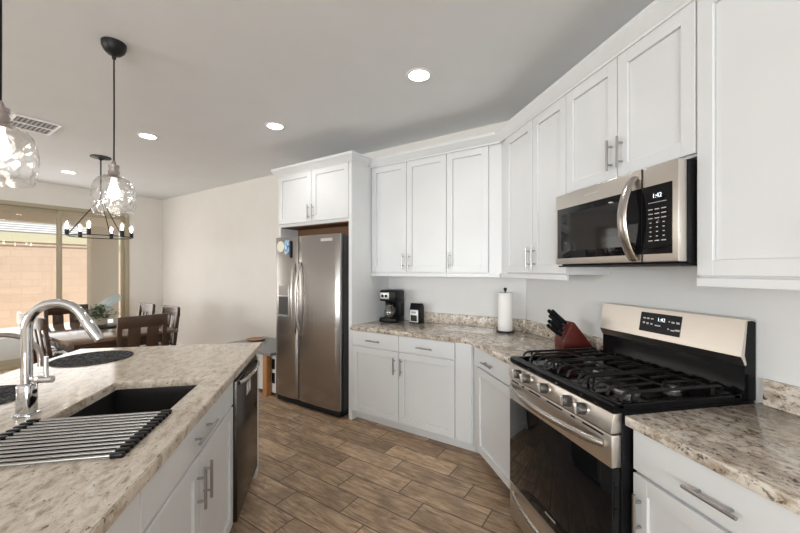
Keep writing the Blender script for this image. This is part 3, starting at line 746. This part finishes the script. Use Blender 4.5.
# island cabinets: face towards +x (local x = depth = -X, local y = -Y)
def isl(name, label, cat='cabinet'): return thing(name, label, cat, (IX, 0, 0), R(180))
ix = .017+.021
cab = isl('sink_base_cabinet', 'white island sink cabinet with false drawer over two doors')
mbx = MB(); mbx.box(ix, .60, -2.052, -1.082, .095, .66); mbx.box(ix, ix+.018, -2.052, -1.082, .66, BZ1); mbx.build('body', CAB, cab)
MB().box(.10, 0.60, -2.052, -1.082, 0, .0945).build('toe_kick', CAB, cab)
d = drawer(cab, -2.049, -1.085, .735, .870, .017, False); pull(d, .017, -1.555, .806, .22, False)
door(cab, -2.049, -1.545, .10, .722, .017, -1.583, .60); door(cab, -1.537, -1.085, .10, .722, .017, -1.510, .60)
cab = isl('base_cabinet', 'white island base cabinet nearest camera below granite edge')
MB().box(ix, .62, -1.081, -.26, .095, BZ1).build('body', CAB, cab)
MB().box(.10, .62, -1.081, -.26, 0, .0945).build('toe_kick', CAB, cab)
drawer(cab, -1.079, -.67, .735, .870, .017, True, -.72); drawer(cab, -.662, -.262, .735, .870, .017)
door(cab, -1.079, -.67, .10, .722, .017, -.70, .60); door(cab, -.662, -.262, .10, .722, .017, -.635, .60)
cab = isl('island_end_panel', 'white end panel of the island beside the dishwasher', 'panel')
MB().box(.012, 1.10, -2.745, -2.636, 0, BZ1).build('panel', CAB, cab)
cab = isl('island_back_panel', 'white panelled rear of the island facing the dining area', 'panel')
MB().box(.83, 0.92, -2.635, -.26, 0, BZ1).build('panel', CAB, cab)
dw = isl('dishwasher', 'dark stainless dishwasher in the island end', 'dishwasher')
MB().box(.03, .60, -2.632, -2.058, .09, BZ1-.002).build('tub', BLACK, dw)
MB().box(.08, .60, -2.632, -2.058, .0, .0895).build('toe_kick', BLACK, dw)
dd = MB().box(-.001, .0295, -2.628, -2.060, .095, .852, .004).build('door', DSTEEL, dw)
MB().box(.006, .0295, -2.628, -2.060, .8525, .872).build('control_edge', BLACK, dw)
pts = [(-.002-.036*math.sin(math.pi*i/16)**.5, -2.585+.49*i/16, .832) for i in range(17)]
MB().tube(pts, .011, 12).build('handle', HSTEEL, dd)
mb = MB()
for a in (-2.40, -2.337): mb.box(-.0022, -.0008, a, a+.052, .700, .772)
st_ = mb.build('sticker', M('grey_sticker', (.50, .49, .48), .5), dd)
mb = MB()
for a in (-2.40, -2.337): mb.box(-.0028, -.0020, a+.014, a+.040, .722, .755)
mb.build('sticker_symbol', WHITEP, st_)

# faucet
fc = thing('faucet', 'tall chrome gooseneck kitchen faucet behind the sink', 'faucet', (-1.085, 1.571, .914))
mb = MB(); mb.box(-.028, .028, -.028, .028, .0005, .006, .001); mb.box(-.024, .024, -.024, .024, .004, .118, .010, 3); mb.build('body', CHROME, fc)
rA = .094; zc = .428-.0165-rA
pts = [(0, 0, .112), (0, 0, zc)]+[(rA-rA*math.cos(a), 0, zc+rA*math.sin(a)) for a in [math.pi*i/20 for i in range(1, 18)]]
last = Vector(pts[-1]); pts.append(tuple(last+(last-Vector(pts[-2])).normalized()*.01))
MB().tube(pts, .0165, 20).build('spout', CHROME, fc)
dirv = (Vector(pts[-1])-Vector(pts[-2])).normalized(); p0_ = Vector(pts[-1])
MB().tube([p0_, p0_+dirv*.02, p0_+dirv*.075, p0_+dirv*.095], .02, 18, rs=[.017, .019, .019, .017]).build('spray_head', CHROME, fc)
hd = MB().tube([(.03, 0, .128), (.048, 0, .128), (.082, 0, .128)], .013, 16).build('handle_hub', CHROME, fc)
MB().tube([(.062, 0, .130), (.060, 0, .155), (.060, 0, .212)], .0075, 12).build('lever', CHROME, hd)
MB().box(.018, .04, -.012, .012, .114, .142, .004).build('handle_neck', CHROME, fc)
mb = MB(); mb.lathe([(0, .0275), (.008, .0275), (.008, .023)], (0, 0, .085), 16, 'x'); mb.build('button', BLACK, fc)
tp = thing('water_tap', 'slim brushed gooseneck filter tap left of the main faucet', 'tap', (-1.335, 1.600, .914), R(43))
mb = MB(); mb.lathe([(0, .0005), (.024, .0005), (.024, .008), (.016, .014), (.012, .05), (0, .05)], n=24); mb.build('base', BNICK, tp)
r2 = .1155; z2 = .165
pts = [(0, 0, .04), (0, 0, z2)]+[(r2-r2*math.cos(a), 0, z2+r2*math.sin(a)) for a in [math.pi*i/18 for i in range(1, 19)]]+[(2*r2, 0, .135)]
MB().tube(pts, .0095, 14).build('spout', BNICK, tp)
MB().tube([(0, -.012, .04), (0, -.05, .046)], .005, 8).build('lever', BNICK, tp)

# rack
rk = thing('drying_rack', 'roll-up steel drying rack with black ends across the sink', 'dish rack', (0, 0, .9145))
nr = 13
for i in range(nr):
    y = 1.163+.318*i/(nr-1); x0 = -1.022; x1 = -.572
    m_ = MB(); m_.cyl((x0+.02, y, .007), (x1-.02, y, .007), .0043, 10); m_.build('rod', NICKEL, rk)
for x0, x1 in ((-1.022, -.985), (-.603, -.568)):
    m_ = MB()
    for i in range(nr):
        y = 1.163+.318*i/(nr-1); m_.box(x0, x1, y-.0085, y+.0085, 0, .0135, .003)
    m_.box(x0+.008, x1-.008, 1.163, 1.481, .001, .009)
    m_.build('end_strip', BLACK, rk)
# place mats
def mat_(loc, r_, lab):
    m_ = MB(); m_.lathe([(0, .0005), (r_-.003, .0005), (r_, .003), (r_-.003, .006), (0, .006)], n=56)
    tag(m_.build('placemat', FELT, loc=loc), lab, 'placemat', 'round dark placemats on the island')
mat_((-1.385, 2.495, .914), .198, 'round dark speckled placemat behind the faucet on the far island edge')
mat_((-1.425, 1.80, .914), .178, 'round dark placemat at left edge beside the faucet base')

# ------------------------------------------------------------------ pendants
def pendant(loc, lab, dz=0):
    pd = thing('pendant_light', lab, 'pendant light', loc, 0, 'glass pendants over the island')
    z = lambda h: h-CEILZ+(dz if h < 2.2 else 0)
    mb = MB(); mb.lathe([(0, z(2.7995)), (.062, z(2.7995)), (.061, z(2.775)), (.052, z(2.752)), (.034, z(2.733)), (.012, z(2.724)), (.010, z(2.705)), (0, z(2.705))], n=32); mb.build('canopy', BLACKM, pd)
    MB().tube([(0, 0, z(2.71)), (.001, 0, z(2.4)), (0, 0, z(2.07))], .0042, 8).build('cord', BLACK, pd)
    mb = MB(); mb.lathe([(.006, z(2.100)), (.012, z(2.085)), (.012, z(2.075)), (.027, z(2.072)), (.027, z(2.055)), (.024, z(2.053)), (.024, z(2.040)), (.028, z(2.038)), (.028, z(2.015)), (.033, z(2.005)), (.033, z(1.993)), (0, z(1.993))], n=28); mb.build('socket', BNICK, pd)
    prof = [(.031, 2.012), (.050, 2.006), (.074, 1.992), (.093, 1.968), (.103, 1.935), (.108, 1.900), (.109, 1.868), (.107, 1.835), (.102, 1.805), (.096, 1.785), (.092, 1.777)]
    def dimp(r, h, a): return r*(1+.016*math.sin(9*a+h*90)*math.sin(h*140)) if r > .05 else r
    fine = []
    for (r0, h0), (r1, h1) in zip(prof, prof[1:]):
        for k in range(3): fine.append((r0+(r1-r0)*k/3, z(h0+(h1-h0)*k/3)))
    fine.append((prof[-1][0], z(prof[-1][1])))
    mb = MB(); mb.lathe(fine, n=64, fn=dimp); sh = mb.build('glass_shade', HGLASS, pd, smooth=80)
    mb = MB(); mb.lathe([(0, z(1.993)), (.013, z(1.992)), (.015, z(1.965)), (.028, z(1.925)), (.031, z(1.905)), (.026, z(1.882)), (.012, z(1.870)), (0, z(1.868))], n=24); mb.build('bulb', BULBW, pd)
    return pd
pendant((-1.244, 2.434, CEILZ), 'clear glass pendant light with whole black cord and ceiling canopy in view')
pendant((-1.256, 1.692, CEILZ), 'clear glass pendant light cut off by the left picture edge', .013)

# ------------------------------------------------------------------ ceiling lights, vent
for (tt, nn), lab in (((1.75, -.444), 'recessed ceiling light above the refrigerator side of the aisle'), ((.177, -.458), 'largest recessed ceiling light, nearest the wall cabinets'), ((3.03, -.99), 'recessed ceiling light between pendant and dining wall'), ((5.45, -1.0), 'smallest recessed ceiling light nearest the sliding door')):
    p = bk(tt, nn, CEILZ)
    cl = thing('recessed_light', lab, 'ceiling light', p, 0, 'recessed ceiling lights')
    mb = MB(); mb.lathe([(.070, -.001), (.070, -.006), (.088, -.005), (.090, -.0005), (.070, -.0005)], n=40); mb.build('trim_ring', WHITEP, cl)
    mb = MB(); mb.lathe([(0, -.004), (.0695, -.004), (.0695, -.0008), (0, -.0008)], n=40); mb.build('diffuser', LED, cl)
    l = lamp('recessed_lamp', 'SPOT', (p.x, p.y, CEILZ-.012), 11, (1, .965, .93), (p.x, p.y, 0), spot_size=R(140), spot_blend=.6, shadow_soft_size=.07)
vt = thing('ceiling_vent', 'grey two section ceiling air vent near the left pendant', 'vent', bk(3.60, -1.705, CEILZ), BR)
mb = MB()
for x0, x1, y0, y1 in ((-.155, -.135, -.21, .21), (.135, .155, -.21, .21), (-.135, .135, -.21, -.19), (-.135, .135, .19, .21), (-.135, .135, -.01, .01)): mb.box(x0, x1, y0, y1, -.012, -.0005, .001, 1)
mb.build('frame', WHITEP, vt)
mb = MB(); mb.box(-.134, .134, -.189, .189, -.003, -.0008); mb.build('backing', M('vent_grey', (.20, .20, .21), .7), vt)
mb = MB()
for s0, s1 in ((-.189, -.011), (.011, .189)):
    for k in range(9): 
        x = -.125+k*.031; mb.box(x, x+.014, s0, s1, -.009, -.0035)
mb.build('louvers', M('vent_louver', (.26, .26, .27), .5), vt)

# ------------------------------------------------------------------ chandelier
ch = thing('chandelier', 'black wagon wheel chandelier with six bulbs over dining table', 'chandelier', bk(4.27, -1.0, CEILZ), BR)
mb = MB(); mb.lathe([(0, -.0005), (.10, -.0005), (.10, -.012), (.03, -.024), (.012, -.04), (0, -.04)], n=32); mb.build('canopy', BLACKM, ch)
MB().cyl((0, 0, -.03), (0, 0, -.50), .007, 10).build('stem', BLACKM, ch)
zr = 1.845-CEILZ; RR = .30
mb = MB(); mb.lathe([(RR-.006, zr-.005), (RR+.006, zr-.005), (RR+.006, zr+.005), (RR-.006, zr+.005), (RR-.006, zr-.005)], n=56); mb.build('ring', BLACKM, ch)
for k in range(3):
    a = R(120*k+53.3); MB().cyl((0, 0, -.49), (RR*math.cos(a), RR*math.sin(a), zr), .005, 8).build('rod', BLACKM, ch)
for k in range(6):
    a = R(60*k-6.7); x, y = RR*math.cos(a), RR*math.sin(a)
    so = MB().cyl((x, y, zr+.005), (x, y, zr+.065), .020, 16).build('socket', BLACKM, ch)
    mb = MB(); mb.lathe([(.012, zr+.065), (.016, zr+.08), (.028, zr+.115), (.030, zr+.135), (.022, zr+.158), (0, zr+.168)], (x, y, 0), 20); mb.build('bulb', CLEAR, so)
    mb = MB(); mb.lathe([(0, zr+.07), (.010, zr+.08), (.016, zr+.115), (.010, zr+.145), (0, zr+.15)], (x, y, 0), 12); mb.build('filament', BULB, so)

# ------------------------------------------------------------------ dining table and chairs (local x = n, y = t)
tb = thing('dining_table', 'dark wood rectangular dining table under the chandelier', 'table', bk(4.25, -1.02, 0), BR)
MB().box(-.49, .49, -.85, .85, .725, .76, .004).build('tabletop', TWOOD, tb)
MB().box(-.43, .43, -.79, .79, .63, .7245).build('apron', DWOOD, tb)
for x in (-.42, .34):
    for y in (-.78, .70): MB().box(x, x+.08, y, y+.08, 0, .7245, .005).build('leg', DWOOD, tb)
def make_chair(lab):
    """seat centre at the origin, facing +x, back on the -x side"""
    c = thing('dining_chair', lab, 'chair', (0, 0, 0), 0, 'dark wood chairs around the dining table')
    MB().box(-.20, .23, -.22, .22, .43, .465, .008).build('seat', DWOOD, c)
    tilt = lambda z: -.195-.065*max(0, z-.45)/.52
    for y in (-.205, .205):
        m_ = MB(); m_.prism([(tilt(.45)-.02, 0), (tilt(.45)+.02, 0), (tilt(.45)+.018, .45), (tilt(.95)+.015, .95), (tilt(.95)-.015, .95), (tilt(.45)-.02, .45)], y-.02, y+.02, .002, 'y'); m_.build('leg', DWOOD, c)
    for y in (-.20, .20): MB().box(.185, .225, y-.02, y+.02, 0, .4295, .003).build('leg', DWOOD, c)
    m_ = MB(); n = 8; f = []; b_ = []
    for i in range(n+1):
        y = -.225+.45*i/n; cv = .018*(1-(2*i/n-1)**2); f.append((tilt(.93)-cv-.014, y)); b_.append((tilt(.93)-cv+.014, y))
    m_.prism(f+b_[::-1], .855, .975, .004); m_.build('crest_rail', DWOOD, c)
    for y in (-.085, .085):
        m_ = MB(); m_.prism([(tilt(.55)-.018, .50), (tilt(.55)-.006, .50), (tilt(.86)-.018, .86), (tilt(.86)-.030, .86)], y-.055, y+.055, .001, 'y'); m_.build('back_slat', DWOOD, c)
    MB().box(tilt(.5)-.016, tilt(.5)+.010, -.19, .19, .49, .545, .003).build('lower_rail', DWOOD, c)
    for y in (-.205, .205): MB().box(-.18, .19, y-.010, y+.010, .17, .20).build('stretcher', DWOOD, c)
    return c
c0 = make_chair('dark wood dining chair at near table end, slatted back towards kitchen')
c0.location = bk(3.48, -.955, 0); c0.rotation_euler = (0, 0, BR+R(90))
dup(c0, bk(5.06, -1.055, 0), BR-R(90), 'dining chair at far table end before the glass door')
dup(c0, bk(3.98, -1.34, 0), BR, 'dining chair seen edge-on behind the faucet, nearer of two on that side')
dup(c0, bk(4.57, -1.34, 0), BR, 'dining chair seen edge-on left of faucet, farther of two on that side')
dup(c0, bk(4.72, -.595, 0), BR+R(180), 'dining chair by the beige wall, farther of two with bright crest rail')
dup(c0, bk(4.02, -.595, 0), BR+R(180), 'dining chair by the beige wall, nearer of two with bright crest rail')

ty = tag(MB().box(-.16, .16, -.20, .20, 0, .018, .004).build('serving_tray', BLACKM, loc=bk(4.30, -.98, .7605), rotz=BR), 'flat black tray under the potted plant on dining table', 'tray')
pp = thing('potted_plant', 'small leafy green plant in tan pot on dining table', 'plant', bk(4.42, -.97, .779), BR)
mb = MB(); mb.box(-.065, .065, -.065, .065, 0, .095, .006); mb.build('pot', M('tan_pot', (.50, .42, .33), .7), pp)
mb = MB(); LE_ = random.Random(3)
for i in range(480):
    a = LE_.uniform(0, 6.28); r_ = abs(LE_.gauss(0, .095)); h = .075+max(0, .17-r_*.45)*LE_.random()
    p = Vector((r_*math.cos(a), r_*math.sin(a), h)); d = Vector((math.cos(a), math.sin(a), LE_.uniform(-.3, .9))).normalized(); sdd = d.cross(Vector((0, 0, 1))).normalized()
    L_ = LE_.uniform(.03, .06); w_ = L_*.28; u = d.cross(sdd)
    vs = [mb.bm.verts.new(q) for q in (p, p+d*L_*.5+sdd*w_+u*.004, p+d*L_, p+d*L_*.5-sdd*w_+u*.004)]
    mb.bm.faces.new(vs[:3]); mb.bm.faces.new([vs[0], vs[2], vs[3]])
LEAF = M('leaf_green', (.10, .17, .055), .5); tt_ = NT(LEAF); tt_.l(tt_.ramp(tt_.noise(tt_.coords(), 30, 2), [(.35, (.035, .065, .02)), (.65, (.16, .21, .075))]), tt_.b.inputs['Base Color'])
mb.build('foliage', LEAF, pp, recalc=False)

# ------------------------------------------------------------------ low side unit left of the refrigerator
bn = thing('shoe_bench', 'low grey-topped bench with orange wood post left of refrigerator', 'bench', bk(2.40, 0, 0), BR)
MB().box(-.03, .58, -.02, .96, .470, .505, .004).build('top', M('grey_laminate', (.24, .245, .25), .5), bn)
MB().box(-.025, .045, .055, .125, 0, .4695, .003).build('post', OWOOD, bn)
MB().box(-.025, .045, .875, .945, 0, .4695, .003).build('post', OWOOD, bn)
mb = MB(); mb.box(.05, .57, -.015, .955, .03, .4695); mb.build('body', TRIM, bn)
mb = MB()
for z in (.14, .30): mb.box(.044, .0495, .0, .05, z, z+.12, .002)
mb.build('cubby_opening', BLACK, bn)
bw = tag(MB().lathe([(0, .0), (.06, .0), (.11, .012), (.125, .028), (.118, .028), (.10, .014), (0, .008)], n=36).build('wooden_bowl', BOWLW, loc=bk(3.16, .33, .5055)), 'shallow round wooden bowl on the grey bench behind the island', 'bowl')
